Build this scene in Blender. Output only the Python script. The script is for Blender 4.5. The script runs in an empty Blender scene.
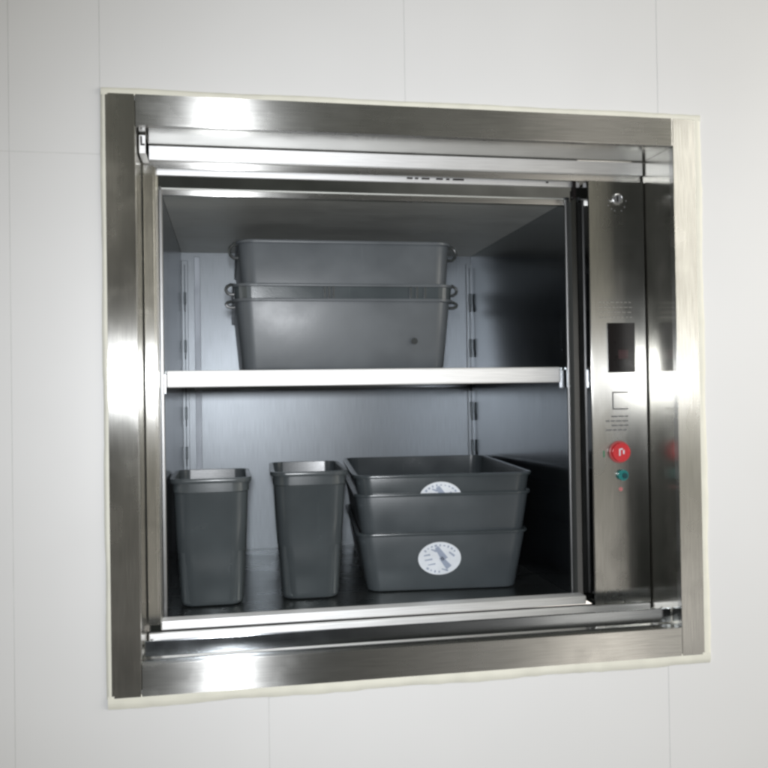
import bpy, bmesh, math, random
from mathutils import Vector, Matrix
random.seed(4)
S = bpy.context.scene
C = S.collection
R = math.radians

# ------------------------------------------------------------------ camera
cam_d = bpy.data.cameras.new("camera")
cam = bpy.data.objects.new("camera", cam_d); C.objects.link(cam)
cam.location = (-0.3002, -1.3219, -0.0053)
cam.rotation_euler = (1.58207, 0.015277, -0.178843)
cam_d.sensor_width = 36; cam_d.lens = 40.11
cam_d.clip_start = 0.02; cam_d.clip_end = 50
S.camera = cam
S.view_settings.view_transform = 'Standard'; S.view_settings.look = 'None'
S.view_settings.exposure = 0.0; S.view_settings.gamma = 1.0
S.cycles.filter_width = 3.0
S.cycles.max_bounces = 12; S.cycles.glossy_bounces = 8
S.cycles.sample_clamp_indirect = 6

# ------------------------------------------------------------------ world: dim gradient, bright warm bands painted in to reflect in the steel
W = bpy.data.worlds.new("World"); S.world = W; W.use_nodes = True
nt = W.node_tree; nt.nodes.clear()
wo = nt.nodes.new('ShaderNodeOutputWorld'); bg = nt.nodes.new('ShaderNodeBackground')
tc = nt.nodes.new('ShaderNodeTexCoord'); sp = nt.nodes.new('ShaderNodeSeparateXYZ')
nt.links.new(tc.outputs['Generated'], sp.inputs[0])
def mrange(sock, a, b, tree=nt):
    m = tree.nodes.new('ShaderNodeMapRange'); m.interpolation_type = 'SMOOTHSTEP'
    m.inputs['From Min'].default_value = a; m.inputs['From Max'].default_value = b
    tree.links.new(sock, m.inputs['Value']); return m.outputs['Result']
def wmix(f, a, b):
    m = nt.nodes.new('ShaderNodeMix'); m.data_type = 'RGBA'
    nt.links.new(f, m.inputs['Factor'])
    for s, v in (('A', a), ('B', b)):
        s = [i for i in m.inputs if i.name == s and i.type == 'RGBA'][0]
        if isinstance(v, tuple): s.default_value = v + (1,)
        else: nt.links.new(v, s)
    return [o for o in m.outputs if o.type == 'RGBA'][0]
def wmath(op, a, b):
    m = nt.nodes.new('ShaderNodeMath'); m.operation = op
    for k, v in enumerate((a, b)):
        if isinstance(v, (int, float)): m.inputs[k].default_value = v
        else: nt.links.new(v, m.inputs[k])
    return m.outputs[0]
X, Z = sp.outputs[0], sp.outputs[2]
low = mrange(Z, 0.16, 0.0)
patch = wmath('MULTIPLY', wmath('MULTIPLY', mrange(X, 0.32, 0.36), mrange(X, 0.455, 0.405)), low)  # made-up bright band, placed to reflect in bottom rail and panel
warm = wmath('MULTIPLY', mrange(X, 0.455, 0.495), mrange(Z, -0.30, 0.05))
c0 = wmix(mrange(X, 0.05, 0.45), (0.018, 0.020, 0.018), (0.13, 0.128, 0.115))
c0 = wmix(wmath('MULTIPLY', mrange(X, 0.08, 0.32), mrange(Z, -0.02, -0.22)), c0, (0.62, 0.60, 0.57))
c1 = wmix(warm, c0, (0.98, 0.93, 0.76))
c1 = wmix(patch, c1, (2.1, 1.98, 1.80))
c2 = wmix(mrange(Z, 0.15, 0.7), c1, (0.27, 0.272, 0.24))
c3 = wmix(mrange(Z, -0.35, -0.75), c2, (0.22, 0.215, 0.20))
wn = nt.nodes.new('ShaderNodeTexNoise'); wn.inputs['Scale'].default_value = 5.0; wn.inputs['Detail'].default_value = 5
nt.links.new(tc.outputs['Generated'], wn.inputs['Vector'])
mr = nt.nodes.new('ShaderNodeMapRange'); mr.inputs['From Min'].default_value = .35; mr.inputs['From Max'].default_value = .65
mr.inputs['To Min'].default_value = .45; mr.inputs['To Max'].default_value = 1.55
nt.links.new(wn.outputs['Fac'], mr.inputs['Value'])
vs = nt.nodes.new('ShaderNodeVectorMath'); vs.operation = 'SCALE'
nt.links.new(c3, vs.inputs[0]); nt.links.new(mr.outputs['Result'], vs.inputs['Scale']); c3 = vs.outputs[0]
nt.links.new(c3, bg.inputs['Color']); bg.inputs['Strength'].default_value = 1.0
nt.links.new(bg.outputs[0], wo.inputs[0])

# ------------------------------------------------------------------ lamps
def area(name, loc, target, size, energy, col, shape='DISK'):
    l = bpy.data.lights.new(name, 'AREA'); l.shape = shape; l.size = size
    l.energy = energy; l.color = col
    o = bpy.data.objects.new(name, l); C.objects.link(o); o.location = loc
    o.rotation_euler = (Vector(target) - Vector(loc)).to_track_quat('-Z', 'Y').to_euler()
    return o
fl = bpy.data.lights.new("camera_flash", 'SPOT'); fl.energy = 66; fl.color = (0.94, 0.965, 1.0)
fl.shadow_soft_size = 0.032; fl.spot_size = R(104); fl.spot_blend = 1.0
flash = bpy.data.objects.new("camera_flash", fl); C.objects.link(flash); flash.location = (-0.31, -1.34, 0.050)
flash.rotation_euler = (Vector((0.16, 0, -0.10)) - flash.location).to_track_quat('-Z', 'Y').to_euler()
side_fill = area("side_fill_lamp", (2.3, -1.0, 0.5), (0.3, 0, -0.2), 1.2, 34.0, (1.0, 0.965, 0.90), 'SQUARE')  # unseen fill light added at the right to brighten the wall

# ------------------------------------------------------------------ materials
def mat(name):
    m = bpy.data.materials.new(name); m.use_nodes = True
    return m, m.node_tree, m.node_tree.nodes['Principled BSDF']
def noise(t, scale, stretch=(1, 1, 1), detail=4, coord='Object'):
    n = t.nodes.new('ShaderNodeTexNoise'); n.inputs['Scale'].default_value = scale
    n.inputs['Detail'].default_value = detail
    mp = t.nodes.new('ShaderNodeMapping'); mp.inputs['Scale'].default_value = stretch
    c = t.nodes.new('ShaderNodeTexCoord')
    t.links.new(c.outputs[coord], mp.inputs[0]); t.links.new(mp.outputs[0], n.inputs['Vector'])
    return n.outputs['Fac']
def rng(t, s, a, b, lo=0.3, hi=0.7):
    m = t.nodes.new('ShaderNodeMapRange')
    m.inputs['From Min'].default_value = lo; m.inputs['From Max'].default_value = hi
    m.inputs['To Min'].default_value = a; m.inputs['To Max'].default_value = b
    t.links.new(s, m.inputs['Value']); return m.outputs['Result']
def steel(name, base, rough, grain, aniso=1.0, bump=0.05, smudge=0.045):
    m, t, b = mat(name)
    b.inputs['Metallic'].default_value = 1.0
    g = {'x': (1, 0, 0), 'y': (0, 1, 0), 'z': (0, 0, 1)}[grain]
    st = tuple(0.02 if k else 1.0 for k in g)
    fine = noise(t, 900, st, 3)
    blot = noise(t, 7, tuple(0.5 if k else 1.6 for k in g), 4)
    mx = t.nodes.new('ShaderNodeMix'); mx.data_type = 'RGBA'
    A = [i for i in mx.inputs if i.type == 'RGBA']
    A[0].default_value = tuple(v * 0.86 for v in base) + (1,); A[1].default_value = tuple(min(1, v * 1.08) for v in base) + (1,)
    t.links.new(rng(t, fine, 0, 1), mx.inputs['Factor'])
    t.links.new([o for o in mx.outputs if o.type == 'RGBA'][0], b.inputs['Base Color'])
    sm = noise(t, 22, (1, 1, 1), 6)
    a2 = t.nodes.new('ShaderNodeMath'); a2.operation = 'ADD'
    t.links.new(rng(t, blot, rough - smudge, rough + smudge), a2.inputs[0]); t.links.new(rng(t, sm, 0, smudge * 0.8, .50, .72), a2.inputs[1])
    t.links.new(a2.outputs[0], b.inputs['Roughness'])
    b.inputs['Anisotropic'].default_value = aniso
    ge = t.nodes.new('ShaderNodeNewGeometry'); vm = t.nodes.new('ShaderNodeVectorMath'); vm.operation = 'CROSS_PRODUCT'
    vm.inputs[1].default_value = g
    t.links.new(ge.outputs['Normal'], vm.inputs[0])
    if aniso > 0: t.links.new(vm.outputs[0], b.inputs['Tangent'])
    bp = t.nodes.new('ShaderNodeBump'); bp.inputs['Strength'].default_value = bump; bp.inputs['Distance'].default_value = 0.0004
    wav = noise(t, 6, (1, 1, 1), 1)
    ad = t.nodes.new('ShaderNodeMath'); ad.operation = 'MULTIPLY_ADD'; ad.inputs[1].default_value = 5.0
    t.links.new(wav, ad.inputs[0]); t.links.new(fine, ad.inputs[2])
    t.links.new(ad.outputs[0], bp.inputs['Height']); t.links.new(bp.outputs[0], b.inputs['Normal'])
    return m
ST_V = steel("brushed_steel_upright", (0.56, 0.555, 0.53), 0.25, 'z')
ST_H = steel("brushed_steel_level", (0.60, 0.595, 0.575), 0.26, 'x')
ST_J = steel("polished_steel_jamb", (0.52, 0.51, 0.47), 0.20, 'z', 0.6)
ST_S = steel("polished_steel_sill", (0.50, 0.50, 0.48), 0.17, 'x', 0.5)
ST_D = steel("dark_polished_steel", (0.24, 0.255, 0.27), 0.16, 'x', 0.7)
ST_R = steel("mirror_return_steel", (0.13, 0.13, 0.13), 0.08, 'z', 0.0, bump=0.01, smudge=0.02)
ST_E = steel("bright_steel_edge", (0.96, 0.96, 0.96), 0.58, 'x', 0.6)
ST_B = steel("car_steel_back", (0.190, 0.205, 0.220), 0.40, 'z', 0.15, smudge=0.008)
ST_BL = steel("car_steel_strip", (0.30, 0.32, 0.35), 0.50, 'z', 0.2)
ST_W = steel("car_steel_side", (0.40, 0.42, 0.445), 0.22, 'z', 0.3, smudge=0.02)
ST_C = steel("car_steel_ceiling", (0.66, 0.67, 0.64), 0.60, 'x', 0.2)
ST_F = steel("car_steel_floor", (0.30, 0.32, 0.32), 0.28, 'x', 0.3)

def plain(name, col, rough, metallic=0.0, var=0.08, spec=0.5, scale=30):
    m, t, b = mat(name)
    n = noise(t, scale, (1, 1, 1), 5)
    mx = t.nodes.new('ShaderNodeMix'); mx.data_type = 'RGBA'
    A = [i for i in mx.inputs if i.type == 'RGBA']
    A[0].default_value = tuple(v * (1 - var) for v in col) + (1,); A[1].default_value = tuple(min(1, v * (1 + var)) for v in col) + (1,)
    t.links.new(rng(t, n, 0, 1), mx.inputs['Factor'])
    t.links.new([o for o in mx.outputs if o.type == 'RGBA'][0], b.inputs['Base Color'])
    t.links.new(rng(t, n, rough * 0.85, min(1, rough * 1.15)), b.inputs['Roughness'])
    b.inputs['Metallic'].default_value = metallic
    b.inputs['Specular IOR Level'].default_value = spec
    return m
def plastic(name, col, rough):
    m = plain(name, col, rough, var=0.10, scale=14)
    t = m.node_tree; b = t.nodes['Principled BSDF']
    sc = noise(t, 60, (1, 1, .06), 6); sc2 = noise(t, 40, (.08, 1, 1), 6); du = noise(t, 9, (1, 1, 1), 8)
    mxx = t.nodes.new('ShaderNodeMath'); mxx.operation = 'MAXIMUM'
    t.links.new(rng(t, sc, 0, 1, .66, .76), mxx.inputs[0]); t.links.new(rng(t, sc2, 0, 1, .68, .78), mxx.inputs[1])
    ml = t.nodes.new('ShaderNodeMath'); ml.operation = 'MULTIPLY'; t.links.new(mxx.outputs[0], ml.inputs[0]); t.links.new(rng(t, du, 0, .8, .45, .62), ml.inputs[1])
    m2 = t.nodes.new('ShaderNodeMix'); m2.data_type = 'RGBA'; A2 = [i for i in m2.inputs if i.type == 'RGBA']
    t.links.new(b.inputs['Base Color'].links[0].from_socket, A2[0]); A2[1].default_value = tuple(min(1, v * 1.7 + .02) for v in col) + (1,)
    t.links.new(ml.outputs[0], m2.inputs['Factor'])
    t.links.new([o for o in m2.outputs if o.type == 'RGBA'][0], b.inputs['Base Color'])
    f = noise(t, 500, (1, 1, 1), 2)
    bp = t.nodes.new('ShaderNodeBump'); bp.inputs['Strength'].default_value = 0.12; bp.inputs['Distance'].default_value = 0.0005
    t.links.new(f, bp.inputs['Height']); t.links.new(bp.outputs[0], b.inputs['Normal'])
    return m
PL = plastic("grey_plastic", (0.090, 0.101, 0.112), 0.38)
PLG = plastic("green_grey_plastic", (0.056, 0.066, 0.072), 0.24)
PLB = plastic("grey_tub_plastic", (0.064, 0.075, 0.083), 0.34)
PLC = plastic("collar_plastic", (0.055, 0.066, 0.072), 0.2)
PLD = plastic("dark_plastic", (0.03, 0.034, 0.034), 0.3)
WALL = plain("wall_tile", (0.69, 0.69, 0.695), 0.42, var=0.02, scale=3)
GROUT = plain("grout", (0.60, 0.60, 0.59), 0.9)
CREAM = plain("cream_plaster", (0.70, 0.69, 0.61), 0.7, var=0.05)
BLACK = plain("black_plastic", (0.012, 0.010, 0.010), 0.30, spec=0.12)
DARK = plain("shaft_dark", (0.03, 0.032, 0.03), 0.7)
RED = plain("red_button", (0.65, 0.03, 0.04), 0.25)
TEAL = plain("teal_button", (0.01, 0.20, 0.19), 0.3)
ENGR = plain("engraving", (0.16, 0.16, 0.16), 0.6)
SCREW = plain("screw_metal", (0.85, 0.85, 0.85), 0.25, 1.0)
PAPER = plain("sticker_paper", (0.80, 0.84, 0.90), 0.4)
INK = plain("sticker_ink", (0.34, 0.39, 0.50), 0.5)

# ------------------------------------------------------------------ mesh helpers
def link(name, bm, m, parent=None, smooth=False, bevel=0.0, loc=None):
    me = bpy.data.meshes.new(name)
    if bevel:
        bmesh.ops.bevel(bm, geom=list(bm.edges), offset=bevel, segments=2, profile=0.6, affect='EDGES')
    bmesh.ops.recalc_face_normals(bm, faces=bm.faces)
    bm.to_mesh(me); bm.free()
    if smooth or bevel:
        if smooth:
            for p in me.polygons: p.use_smooth = True
            me.set_sharp_from_angle(angle=R(40))
    me.materials.append(m)
    o = bpy.data.objects.new(name, me); C.objects.link(o)
    if parent: o.parent = parent
    if loc: o.location = loc
    return o
def box(bm, x0, x1, y0, y1, z0, z1):
    v = [bm.verts.new((x, y, z)) for x in (x0, x1) for y in (y0, y1) for z in (z0, z1)]
    for f in ((0, 1, 3, 2), (4, 6, 7, 5), (0, 4, 5, 1), (2, 3, 7, 6), (0, 2, 6, 4), (1, 5, 7, 3)):
        bm.faces.new([v[i] for i in f])
def B(name, m, parent, *boxes, bevel=0.0012):
    bm = bmesh.new()
    for b in boxes: box(bm, *b)
    return link(name, bm, m, parent, bevel=bevel)
def rr(w, d, r, n=7):
    pts = []
    for cx, cy, a0 in ((w/2-r, d/2-r, 0), (-w/2+r, d/2-r, 90), (-w/2+r, -d/2+r, 180), (w/2-r, -d/2+r, 270)):
        for k in range(n):
            a = R(a0 + 90*k/(n-1)); pts.append((cx + r*math.cos(a), cy + r*math.sin(a)))
    return pts
def loft(bm, rings, cap0=True, cap1=True):
    L = []
    for z, w, d, r in rings:
        L.append([bm.verts.new((x, y, z)) for x, y in rr(w, d, r)])
    for a, b in zip(L, L[1:]):
        n = len(a)
        for i in range(n): bm.faces.new((a[i], a[(i+1) % n], b[(i+1) % n], b[i]))
    if cap0: bm.faces.new(L[0][::-1])
    if cap1: bm.faces.new(L[-1])
def tube(bm, pts, r, n=8, closed=False):
    P = [Vector(p) for p in pts]; N = len(P); L = []
    for i, p in enumerate(P):
        if closed: d = P[(i+1) % N] - P[i-1]
        else: d = P[min(i+1, N-1)] - P[max(i-1, 0)]
        d.normalize(); u = d.orthogonal() if i == 0 else (u - d*u.dot(d))
        u.normalize(); v = d.cross(u)
        L.append([bm.verts.new(p + r*(math.cos(2*math.pi*k/n)*u + math.sin(2*math.pi*k/n)*v)) for k in range(n)])
    prs = list(zip(L, L[1:])) + ([(L[-1], L[0])] if closed else [])
    for a, b in prs:
        for k in range(n): bm.faces.new((a[k], a[(k+1) % n], b[(k+1) % n], b[k]))
    if not closed: bm.faces.new(L[0][::-1]); bm.faces.new(L[-1])
def disc(bm, cx, cz, y0, y1, rx, rz, n=32):
    a = [bm.verts.new((cx + rx*math.cos(2*math.pi*k/n), y0, cz + rz*math.sin(2*math.pi*k/n))) for k in range(n)]
    b = [bm.verts.new((cx + rx*math.cos(2*math.pi*k/n), y1, cz + rz*math.sin(2*math.pi*k/n))) for k in range(n)]
    for k in range(n): bm.faces.new((a[k], a[(k+1) % n], b[(k+1) % n], b[k]))
    bm.faces.new(a); bm.faces.new(b[::-1])
def thing(name, label, cat, loc=(0, 0, 0), rz=0, group=None):
    o = bpy.data.objects.new(name, None); C.objects.link(o)
    o.location = loc; o.rotation_euler = (0, 0, rz); o['label'] = label; o['category'] = cat
    o.empty_display_size = 0.05
    if group: o['group'] = group
    return o

# ------------------------------------------------------------------ wall (tiles with fine joints, opening in the middle)
FX0, FX1, FZ0, FZ1 = -0.477, 0.477, -0.450, 0.450       # steel face frame outside
IX0, IX1, IZ0, IZ1 = -0.434, 0.436, -0.402, 0.402       # clear opening
xs = [-2.2, -1.22, -0.615, -0.485, -0.255, 0.412, 1.02, 1.63, 2.2]
zs = [-2.0, -1.3, -0.62, 0.355, 1.03, 2.0]
bm = bmesh.new(); g = 0.0005
HX0, HX1, HZ0, HZ1 = FX0+0.01, FX1-0.01, FZ0+0.01, FZ1-0.01
def tile(x0, x1, z0, z1):
    if x1-x0 > 0.004 and z1-z0 > 0.004: box(bm, x0+g, x1-g, 0.0, 0.012, z0+g, z1-g)
def cut(x0, x1, z0, z1):
    if x1 <= HX0 or x0 >= HX1 or z1 <= HZ0 or z0 >= HZ1: return tile(x0, x1, z0, z1)
    g_ = g
    # an L- or U-shaped cut tile: pieces butt without a joint
    if x0 < HX0: box(bm, x0+g, HX0, 0, .012, z0+g, z1-g)
    if x1 > HX1: box(bm, HX1, x1-g, 0, .012, z0+g, z1-g)
    a, b = max(x0+g, HX0), min(x1-g, HX1)
    if z0 < HZ0: box(bm, a, b, 0, .012, z0+g, HZ0)
    if z1 > HZ1: box(bm, a, b, 0, .012, HZ1, z1-g)
# vertical joints differ above, beside and below the opening, as in the photograph
for z0, z1, xv in ((-2.0, -0.66, [-2.2, -1.22, -0.612, 0.0, 1.02, 2.2]), (-0.66, 0.357, [-2.2, -1.22, -0.612, -0.247, 0.412]),
                   (0.357, 0.99, [-2.2, -1.22, -0.612, -0.484, -0.02, 0.412]), (-0.66, 0.99, [0.412, 1.02, 2.2]), (0.99, 2.0, [-2.2, -1.22, 0.0, 1.02, 2.2])):
    for x0, x1 in zip(xv, xv[1:]): cut(x0, x1, z0, z1)
wall = link('wall', bm, WALL); wall['kind'] = 'structure'
B('grout', GROUT, wall, (-2.2, HX0-.001, .0006, .06, -2, 2), (HX1+.001, 2.2, .0006, .06, -2, 2),
  (HX0-.001, HX1+.001, .0006, .06, -2, HZ0-.001), (HX0-.001, HX1+.001, .0006, .06, HZ1+.001, 2), bevel=0)
# cream filler bead round the frame, slightly uneven
bm = bmesh.new()
def bead(p0, p1, w, side):
    n = 60; a = Vector(p0); b = Vector(p1); prev = None
    out = Vector(side)
    for i in range(n+1):
        p = a.lerp(b, i/n); ww = w*(1 + 0.08*math.sin(i*0.4) + 0.05*random.uniform(-1, 1))
        q = [p - out*0.004 + Vector((0, .001, 0)), p - out*0.004 + Vector((0, -.0024, 0)), p + out*ww*0.35 + Vector((0, -.0036, 0)), p + out*ww*0.7 + Vector((0, -.0026, 0)), p + out*ww + Vector((0, -.0004, 0)), p + out*ww + Vector((0, .001, 0))]
        cur = [bm.verts.new(v) for v in q]
        if prev:
            for k in range(6): bm.faces.new((prev[k], prev[(k+1) % 6], cur[(k+1) % 6], cur[k]))
        else: bm.faces.new(cur)
        prev = cur
    bm.faces.new(prev[::-1])
bead((FX0, 0, FZ0), (FX0, 0, FZ1), .007, (-1, 0, 0)); bead((FX1, 0, FZ0), (FX1, 0, FZ1), .012, (1, 0, 0))
bead((FX0-.005, -.0007, FZ1), (FX1+.010, -.0007, FZ1), .007, (0, 0, 1)); bead((FX0-.005, -.0007, FZ0), (FX1+.010, -.0007, FZ0), .015, (0, 0, -1))
link('filler_bead', bm, CREAM, wall, smooth=True)

# ------------------------------------------------------------------ landing surround
sur = thing('dumbwaiter_surround', 'brushed steel frame in the tiled wall with a control panel on its right', 'lift frame', (0, 0, FZ0))
def loc_parent(o): o.matrix_parent_inverse = sur.matrix_basis.inverted() if False else Matrix.Translation(-Vector(sur.location)); return o
FY = -0.0035
def SB(name, m, *boxes, bevel=0.0012, parent=None):
    o = B(name, m, None, *boxes, bevel=bevel)
    if parent is None: o.parent = sur; o.matrix_parent_inverse = Matrix.Translation(-Vector(sur.location))
    else: o.parent = parent
    return o
# stiles run full height, rails between; rounded outer corners come from the bevel
def stile(x0, x1):
    bm = bmesh.new(); box(bm, x0, x1, FY, 0.010, FZ0, FZ1)
    outer = x0 if abs(x0) > abs(x1) else x1
    ed = [e for e in bm.edges if all(abs(v.co.x-outer) < 1e-6 for v in e.verts) and abs(e.verts[0].co.z-e.verts[1].co.z) < 1e-6 and abs(e.verts[0].co.y - e.verts[1].co.y) > 1e-6]
    bmesh.ops.bevel(bm, geom=ed, offset=0.0035, segments=6, affect='EDGES')
    bmesh.ops.bevel(bm, geom=[e for e in bm.edges if e.calc_face_angle(0) > 1.0], offset=0.0007, segments=2, affect='EDGES')
    o = link('frame_stile', bm, ST_V, None); o.parent = sur; o.matrix_parent_inverse = Matrix.Translation(-Vector(sur.location)); return o
stile(FX0, IX0); stile(IX1, FX1)
SB('frame_rail', ST_H, (IX0+.0006, IX1-.0006, FY, .010, IZ1, FZ1), bevel=.0008)
SB('frame_rail', ST_H, (IX0+.0006, IX1-.0006, FY, .010, FZ0, IZ0), bevel=.0008)
DY = 0.100       # door plane
SB('jamb', ST_J, (IX0-.006, IX0-.001, .010, .150, IZ0-.006, IZ1+.006), bevel=.0006)
SB('jamb', ST_J, (IX1+.001, IX1+.006, .010, .150, IZ0-.006, IZ1+.006), bevel=.0006)
SB('soffit', ST_S, (IX0-.0005, IX1+.0005, .0105, .150, IZ1+.001, IZ1+.005), bevel=.0006)
SB('sill', ST_S, (IX0-.0005, IX1+.0005, .0105, .150, IZ0-.005, IZ0-.001), bevel=.0006)
# header at the door plane, with the seam and corner plate on the left
hd = SB('header', ST_E, (-.4325, .4345, DY, DY+.010, .379, .4015), bevel=.0015)
SB('header_flange', ST_H, (-.4325, .4345, DY+.011, DY+.016, .3685, .3795), bevel=.0008)
cp = SB('corner_plate', ST_E, (-.4325, -.4225, DY-.060, DY-.001, .372, .4000), bevel=.0008)
SB('door_latch', BLACK, (-.4300, -.4275, DY-.066, DY-.0605, .386, .397), (-.4300, -.4235, DY-.064, DY-.0605, .3835, .3858), bevel=.0005)
# left guide stile
SB('guide_stile', ST_V, (-.4325, -.4165, DY+.002, DY+.010, -.372, .370), (-.4165, -.4135, DY+.004, DY+.050, -.370, .368), bevel=.0008)
# retracted door leaves: lips of the upper and lower leaf
up = SB('door_leaf', ST_E, (-.414, .326, .128, .134, .3615, .3700), (-.414, .326, .1345, .142, .364, .400), bevel=.001)
lo = SB('door_leaf', ST_E, (-.414, .318, .112, .140, -.3835, -.3690), bevel=.0022)
SB('lower_leaf_face', ST_D, (-.4325, .4345, .030, .034, -.4010, -.3770), bevel=.0010)
SB('threshold', ST_E, (-.4325, .4345, DY, DY+.010, -.4010, -.3855), bevel=.0022)
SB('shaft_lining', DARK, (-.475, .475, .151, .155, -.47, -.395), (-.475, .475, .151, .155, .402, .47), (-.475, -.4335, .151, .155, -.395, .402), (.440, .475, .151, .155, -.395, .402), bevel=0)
# rubber bumpers on the upper lip
bb = [(x, x + w, .1255, .1279, .3665, .3695) for x, w in ((.008, .010), (.022, .006), (.034, .014), (.060, .012), (.078, .006), (.090, .020), (.262, .004))]
for b_ in bb: SB('bumper', BLACK, b_, bevel=.0005)
SB('bumper', BLACK, (.309, .316, .120, .1275, .340, .372), bevel=.0008)
# screws
for x, z in ((-.426, -.392), (.4285, -.392)):
    bm = bmesh.new(); disc(bm, x, z, DY-.055, DY-.02, .0045, .0045, 20)
    o = link('screw', bm, SCREW, None, smooth=True); o.parent = sur; o.matrix_parent_inverse = Matrix.Translation(-Vector(sur.location))

# control panel
PX0, PX1 = .3300, .4345
PYF = DY
pan = SB('control_panel', ST_V, (PX0, PX1, PYF, .163, -.3845, .3665), bevel=.0009)
SB('panel_return', ST_R, (PX0-.0012, PX0-.0002, PYF+.001, .180, -.3840, .3660), bevel=.0003)
def PB(name, m, *boxes, bevel=.0005, parent=None):
    bm = bmesh.new()
    for b in boxes: box(bm, *b)
    return link(name, bm, m, parent or pan, bevel=bevel)
def PD(name, m, cx, cz, y0, y1, r, parent=None, n=32):
    bm = bmesh.new(); disc(bm, cx, cz, y0, y1, r, r, n); return link(name, bm, m, parent or pan, smooth=True)
dis = PB('display', BLACK, (.361, .412, PYF-.003, PYF+.001, .026, .114), bevel=.001)
RD = plain("display_lens", (0.03, 0.004, 0.006), 0.5)
PB('lens', RD, (.380, .398, PYF-.0036, PYF-.003, .050, .066), bevel=.0003, parent=dis)
# keyhole switch
bm = bmesh.new(); tube(bm, [(.384+.0085*math.cos(a), PYF-.002, .335+.0085*math.sin(a)) for a in [2*math.pi*k/28 for k in range(28)]], .0022, closed=True)
kh = link('key_switch', bm, SCREW, pan, smooth=True)
PD('key_barrel', ENGR, .384, .335, PYF-.002, PYF+.001, .0072, kh)
PB('key_slot', BLACK, (.3825, .3855, PYF-.0026, PYF-.002, .330, .340), bevel=.0002, parent=kh)
# engraved dots under the key switch
PB('engraving', ENGR, *[(x, x+.0022, PYF-.0004, PYF+.0005, z, z+.0022) for x, z in ((.368, .331), (.366, .322), (.372, .316), (.378, .313), (.391, .313), (.397, .320), (.400, .331))], bevel=0)
# faint engraved rows above the display
bx = []
for r_ in range(4):
    x = .346
    while x < .408:
        w = random.uniform(.003, .008); bx.append((x, x+w, PYF-.0003, PYF+.0005, .150-r_*.0088, .1512-r_*.0088)); x += w + random.uniform(.0015, .003)
PB('engraving', plain("faint_engraving", (0.30, 0.29, 0.26), 0.6), *bx, bevel=0)
# bracket mark and the engraved lines between display and buttons
e = []
e += [(.368, .3705, PYF-.0004, PYF+.0005, -.040, -.008), (.3705, .398, PYF-.0004, PYF+.0005, -.0105, -.008), (.3705, .398, PYF-.0004, PYF+.0005, -.040, -.0375)]
for z, x0, x1 in ((-.052, .366, .397), (-.060, .355, .397), (-.068, .366, .397), (-.076, .355, .394)):
    x = x0
    while x < x1 - .004:
        w = random.uniform(.006, .012); e.append((x, min(x+w, x1), PYF-.0004, PYF+.0005, z-.0013, z+.0013)); x += w + .002
PB('engraving', ENGR, *e, bevel=0)
rb = PD('stop_button', RED, .379, -.115, PYF-.011, PYF+.001, .0165)
bm = bmesh.new(); tube(bm, [(.379+.0178*math.cos(a), PYF-.002, -.115+.0178*math.sin(a)) for a in [2*math.pi*k/32 for k in range(32)]], .002, closed=True)
link('bezel', bm, plain("red_ring", (0.45, 0.10, 0.10), 0.3), rb, smooth=True)
PB('arrow_mark', PAPER, (.374, .3765, PYF-.0114, PYF-.011, -.121, -.109), (.3765, .381, PYF-.0114, PYF-.011, -.1105, -.108), (.3815, .384, PYF-.0114, PYF-.011, -.118, -.111), bevel=.0002, parent=rb)
tb = PD('call_button', TEAL, .384, -.156, PYF-.006, PYF+.001, .0095)
PD('cap', plain("dark_teal", (0.004, 0.06, 0.07), 0.3), .386, -.157, PYF-.0085, PYF-.006, .0048, tb)
PB('green_mark', plain("green_mark", (0.06, 0.22, 0.12), 0.5), (.349, .352, PYF-.0004, PYF+.0005, -.124, -.112), bevel=0)
PD('indicator_dot', plain("pale_red", (0.55, 0.18, 0.18), 0.4), .381, -.181, PYF-.001, PYF+.001, .0035)

# ------------------------------------------------------------------ lift car
CX0, CX1, CY0, CY1, CZ0, CZ1 = -.4100, .3120, .165, .790, -.3780, .3420
car = thing('dumbwaiter_car', 'open steel dumbwaiter car with one bright-edged middle shelf, behind the frame', 'lift car', (0, 0, CZ0))
def CB(name, m, *boxes, bevel=.001, parent=None):
    o = B(name, m, None, *boxes, bevel=bevel)
    o.parent = parent or car
    o.matrix_parent_inverse = Matrix.Translation(-Vector(car.location)) if parent is None else Matrix.Identity(4)
    return o
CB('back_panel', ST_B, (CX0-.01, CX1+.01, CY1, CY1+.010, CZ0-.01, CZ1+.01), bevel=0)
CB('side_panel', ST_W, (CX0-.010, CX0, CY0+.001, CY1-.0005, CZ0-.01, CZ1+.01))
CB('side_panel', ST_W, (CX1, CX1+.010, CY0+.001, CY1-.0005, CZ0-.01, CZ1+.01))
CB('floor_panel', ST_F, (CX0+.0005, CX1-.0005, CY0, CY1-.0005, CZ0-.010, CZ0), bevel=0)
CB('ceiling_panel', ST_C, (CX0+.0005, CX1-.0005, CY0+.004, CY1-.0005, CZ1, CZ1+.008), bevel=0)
CB('ceiling_trim', ST_H, (CX0+.0005, CX1-.0005, CY0-.004, CY0+.004, CZ1-.006, CZ1+.004), bevel=.0015)
EDG = steel("car_edge_steel", (0.26, 0.26, 0.26), 0.36, 'z', 0.0)
CB('edge_trim', EDG, (CX0-.004, CX0+.003, CY0-.006, CY0+.0005, CZ0, CZ1+.004), bevel=.0018)
CB('edge_trim', EDG, (CX1-.002, CX1+.004, CY0-.006, CY0+.0005, CZ0, CZ1+.004), bevel=.0018)
CB('return_flange', DARK, (CX1+.0042, CX1+.011, CY0-.004, CY0+.0005, CZ0, CZ1), bevel=0)
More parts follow.
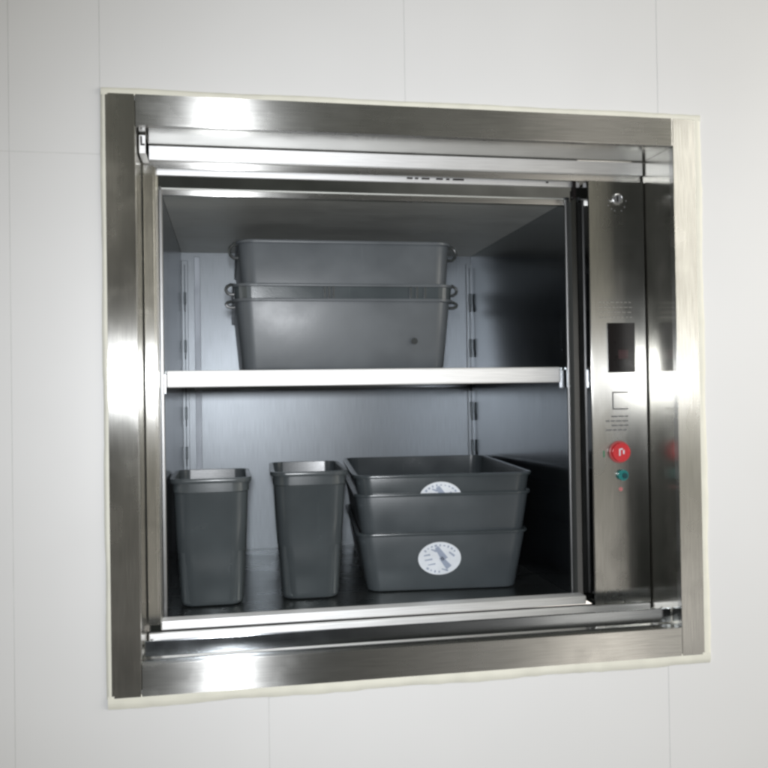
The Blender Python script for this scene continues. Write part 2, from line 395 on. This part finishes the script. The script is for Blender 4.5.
# slotted standards in the back corners and light strip on the left of the back panel
STD = plain("standard_metal", (0.05, 0.06, 0.065), 0.4, 0.6)
for x in (CX0+.004, CX1-.010):
    st = CB('shelf_standard', ST_B, (x-.003, x+.011, CY1-.008, CY1-.001, CZ0+.02, CZ1-.02), bevel=.0008)
    sl = [(x+.0025, x+.0050, CY1-.0086, CY1-.0078, CZ0+.03, CZ1-.03)]
    o = B('slot', STD, None, *sl, bevel=0); o.parent = st
    for z in (-.155, -.060, .100, .215):
        o = B('clip', STD, None, (x+.001, x+.007, CY1-.016, CY1-.0088, z, z+.030), (x+.0025, x+.0055, CY1-.020, CY1-.0089, z-.016, z), bevel=.001); o.parent = st
CB('back_strip', ST_BL, (CX0+.030, CX0+.044, CY1-.0022, CY1-.0005, CZ0+.01, CZ1-.01), bevel=.001)
# shelf
SZ1 = .0385
shf = CB('shelf', ST_F, (CX0+.002, CX1-.002, CY0+.0205, CY1-.03, SZ1-.004, SZ1), bevel=.0006)
def sub(name, m, *boxes, bevel=.001):
    o = B(name, m, None, *boxes, bevel=bevel); o.parent = shf; return o
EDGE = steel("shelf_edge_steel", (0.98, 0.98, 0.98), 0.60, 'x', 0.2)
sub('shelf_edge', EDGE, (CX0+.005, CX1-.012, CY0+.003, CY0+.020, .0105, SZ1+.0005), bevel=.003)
for x0, x1 in ((CX0+.001, CX0+.0045), (CX1-.0115, CX1-.0025)):
    sub('support_bracket', ST_W, (x0, x1, CY0+.01, CY1-.05, .000, .034), bevel=.0008)
sub('shelf_lip', ST_W, (CX0+.03, CX1-.03, CY1-.05, CY1-.045, .008, .033), bevel=.001)

# ------------------------------------------------------------------ plastic tubs
def tub(name, label, m, w1, w0, d1, d0, h, collar, loc, rz, group, ribs=(), handles=True, hz=None, handle_y=None, cat='tub'):
    """open-topped tub, origin at the middle of its base; w1,d1 at the rim, w0,d0 at the base"""
    t = thing(name, label, cat, loc, rz, group)
    bm = bmesh.new(); th = .0035
    r1, r0 = .030, .026
    zc = h - collar
    f = zc/h; wc, dc = w0+(w1-w0)*f, d0+(d1-d0)*f
    rings = [(0, w0-.012, d0-.012, r0-.004), (.0025, w0-.003, d0-.003, r0-.001), (.008, w0, d0, r0), (zc, wc, dc, r1),
             (h-.001, w1-.004, d1-.004, r1), (h-.001, w1-.004-2*th, d1-.004-2*th, r1-th), (.010, w0-2*th, d0-2*th, r0-th), (.005, w0-.016, d0-.016, r0-.006)]
    loft(bm, rings)
    link('body', bm, m, t, smooth=True)
    bm = bmesh.new()
    # rim: a rolled lip on top and a flange at the foot of the collar
    def ringband(z0, z1, wa, da, win, r):
        L = []
        for z, w, d, rr_ in ((z0, wa-2*win, da-2*win, r-win), (z0, wa, da, r), (z0+.0008, wa+.0012, da+.0012, r), (z1-.0008, wa+.0012, da+.0012, r), (z1, wa, da, r), (z1, wa-2*win, da-2*win, r-win)):
            L.append([bm.verts.new((x, y, z)) for x, y in rr(w, d, rr_)])
        L.append(L[0])
        for a, b in zip(L, L[1:]):
            for i in range(len(a)): bm.faces.new((a[i], a[(i+1) % len(a)], b[(i+1) % len(b)], b[i]))
    ringband(h-.0055, h, w1+.006, d1+.006, .0075, r1+.003)
    if collar > .012:
        ringband(zc-.002, zc+.0032, wc+.012, dc+.012, .0075, r1+.006)
    rim = link('rim', bm, PLC if m is not PL else m, t, smooth=True)
    if collar > .012:
        bm = bmesh.new(); L = []
        for z, w, d in ((zc+.0034, wc+.001, dc+.001), (zc+.0034, wc+.005, dc+.005), (h-.0058, w1+.002, d1+.002), (h-.0058, w1-.003, d1-.003)):
            L.append([bm.verts.new((x, y, z)) for x, y in rr(w, d, r1)])
        for a, b in zip(L, L[1:]):
            for i in range(len(a)): bm.faces.new((a[i], a[(i+1) % len(a)], b[(i+1) % len(b)], b[i]))
        link('collar', bm, PLC, t)
    if ribs:
        for x in ribs:
            bm = bmesh.new(); box(bm, x-.0014, x+.0014, -(d1/2)-.0035, -(d1/2)+.004, zc+.003, h-.005)
            link('rib', bm, PLD, rim, bevel=.0004)
    if handles:
        for s in (-1, 1):
            for k, (yy, zz, sz) in enumerate(hz or ()):
                bm = bmesh.new(); x0 = s*(w1/2-.001)
                pts = [(x0, yy, zz+sz), (x0+s*.008, yy, zz+sz*1.05), (x0+s*.014, yy, zz+sz*.6), (x0+s*.016, yy, zz), (x0+s*.014, yy, zz-sz*.6), (x0+s*.008, yy, zz-sz*1.05), (x0, yy, zz-sz)]
                tube(bm, pts, .0030, 8); link('handle', bm, PLD, t, smooth=True)
    return t

# upper shelf: two wide bus tubs, one inside the other
ZT = SZ1
g1 = 'wide grey tubs nested on the middle shelf'
t1 = tub('bus_tub', 'wide grey tub resting on the middle shelf, with a dark ribbed rim band', PL,
         .400, .374, .52, .495, .156, .030, (-.0890, .47, ZT), 0, g1, ribs=(-.040, -.032, -.024, .118, .130, .145), hz=[(-.225, .148, .0085), (-.225, .121, .005)])
t2 = tub('bus_tub', 'wide grey tub nested inside another tub, topmost on the middle shelf', PL,
         .392, .370, .51, .490, .160, .006, (-.0860, .47, ZT+.0745), 0, g1, hz=[(-.225, .143, .012)])
bm = bmesh.new(); disc(bm, .125, .052, -.2565, -.253, .006, .006)
link('mould_mark', bm, PLD, t1, smooth=True)

# lower shelf right: three nested tubs turned a few degrees
g2 = 'grey tubs nested on the car floor'
rz = R(-5.0)
def oval(t, yf, cz, tilt, halves=False):
    bm = bmesh.new(); disc(bm, 0, 0, -.0006, .0006, .0405, .0315, 40)
    s = link('sticker', bm, PAPER, t); s.location = (-.008, yf, cz); s.rotation_euler = (tilt, 0, 0)
    bm = bmesh.new()
    for x0, z0, x1, z1, w in ((-.006, .022, .010, -.002, .013), (.002, .002, .018, -.018, .012), (-.030, .006, -.018, .008, .003), (-.028, -.003, -.014, -.001, .003), (-.022, -.012, -.008, -.010, .0025), (.018, .012, .028, .004, .004), (-.016, .018, -.006, .014, .004), (.004, -.020, .016, -.024, .003)):
        a, b = Vector((x0, 0, z0)), Vector((x1, 0, z1)); d = (b-a).normalized(); n = Vector((-d.z, 0, d.x))*w/2
        v = [bm.verts.new(p) for p in (a+n*.6+Vector((0, -.0012, 0)), b+n+Vector((0, -.0012, 0)), b-n+Vector((0, -.0012, 0)), a-n*.6+Vector((0, -.0012, 0)))]
        f = bm.faces.new(v)
        ex = bmesh.ops.extrude_face_region(bm, geom=[f]); bmesh.ops.translate(bm, verts=[q for q in ex['geom'] if isinstance(q, bmesh.types.BMVert)], vec=(0, .0008, 0))
    for k in range(26):      # ring of tiny printed strokes following the edge
        if not (2 <= k <= 10 or 16 <= k <= 19): continue
        a = 2*math.pi*k/26 + .1; c = Vector((.0335*math.cos(a), -.0012, .0255*math.sin(a))); tt = Vector((-.0335*math.sin(a), 0, .0255*math.cos(a))).normalized(); nn = Vector((tt.z, 0, -tt.x))
        l_ = random.uniform(.0012, .0024); w_ = random.uniform(.001, .0022)
        bm.faces.new([bm.verts.new(c + tt*p*l_ + nn*q*w_) for p, q in ((-1, -1), (1, -1), (1, 1), (-1, 1))])
    link('emblem', bm, INK, s)
cx, cy = .111, .463
t3 = tub('nesting_tub', 'lowest of the three nested grey tubs, with a whole white oval sticker', PLB,
         .322, .286, .455, .425, .112, .006, (cx, cy, CZ0+.0005), rz, g2)
t4 = tub('nesting_tub', 'middle one of the three nested grey tubs, its front without a sticker', PLB,
         .332, .300, .460, .430, .118, .006, (cx+.002, cy, CZ0+.068), rz, g2)
t5 = tub('nesting_tub', 'topmost of the three nested grey tubs, half its white oval sticker hidden', PLG,
         .334, .304, .464, .434, .112, .006, (cx+.003, cy, CZ0+.109), rz, g2)
oval(t3, -.2222, .062, .135)
oval(t5, -.2269, .0665, .135)

# lower shelf left: two tall bins
def tall(label, w1, w0, d1, d0, h, loc, rz):
    t = thing('tall_bin', label, 'bin', loc, rz, 'tall grey bins on the car floor')
    bm = bmesh.new(); th = .003
    def ww(f): return w0+(w1-w0)*f
    def dd(f): return d0+(d1-d0)*f
    rings = [(0, w0-.016, d0-.016, .020), (.003, w0-.006, d0-.006, .025), (.012, w0, d0, .028), (h*.42, ww(.42), dd(.42), .029), (h*.43, ww(.43)+.0016, dd(.43)+.0016, .029),
             (h-.026, ww(.92), dd(.92), .030), (h-.024, ww(.93)+.003, dd(.93)+.003, .030), (h-.001, w1, d1, .030), (h-.001, w1-2*th, d1-2*th, .021), (h-.026, ww(.9)-2*th, dd(.9)-2*th, .020), (.008, w0-2*th, d0-2*th, .014)]
    loft(bm, rings); link('body', bm, PLG, t, smooth=True)
    bm = bmesh.new()
    L = []
    for z, o_, r_ in ((h-.008, .001, .024), (h-.008, .009, .028), (h-.006, .0105, .028), (h-.001, .0105, .028), (h, .009, .028), (h, -.003, .022), (h-.008, -.003, .022)):
        L.append([bm.verts.new((x, y, z)) for x, y in rr(w1+o_, d1+o_, r_)])
    for a, b in zip(L, L[1:]+[L[0]]):
        for i in range(len(a)): bm.faces.new((a[i], a[(i+1) % len(a)], b[(i+1) % len(b)], b[i]))
    link('rim', bm, PLG, t, smooth=True)
    return t
tall('tall narrow grey bin on the car floor against the steel side panel', .132, .112, .20, .175, .228, (-.3345, .312, CZ0+.0005), 0)
tall('tall narrow grey bin on the car floor beside the nested stickered tubs', .132, .106, .24, .21, .234, (-.1545, .342, CZ0+.0005), R(-2))
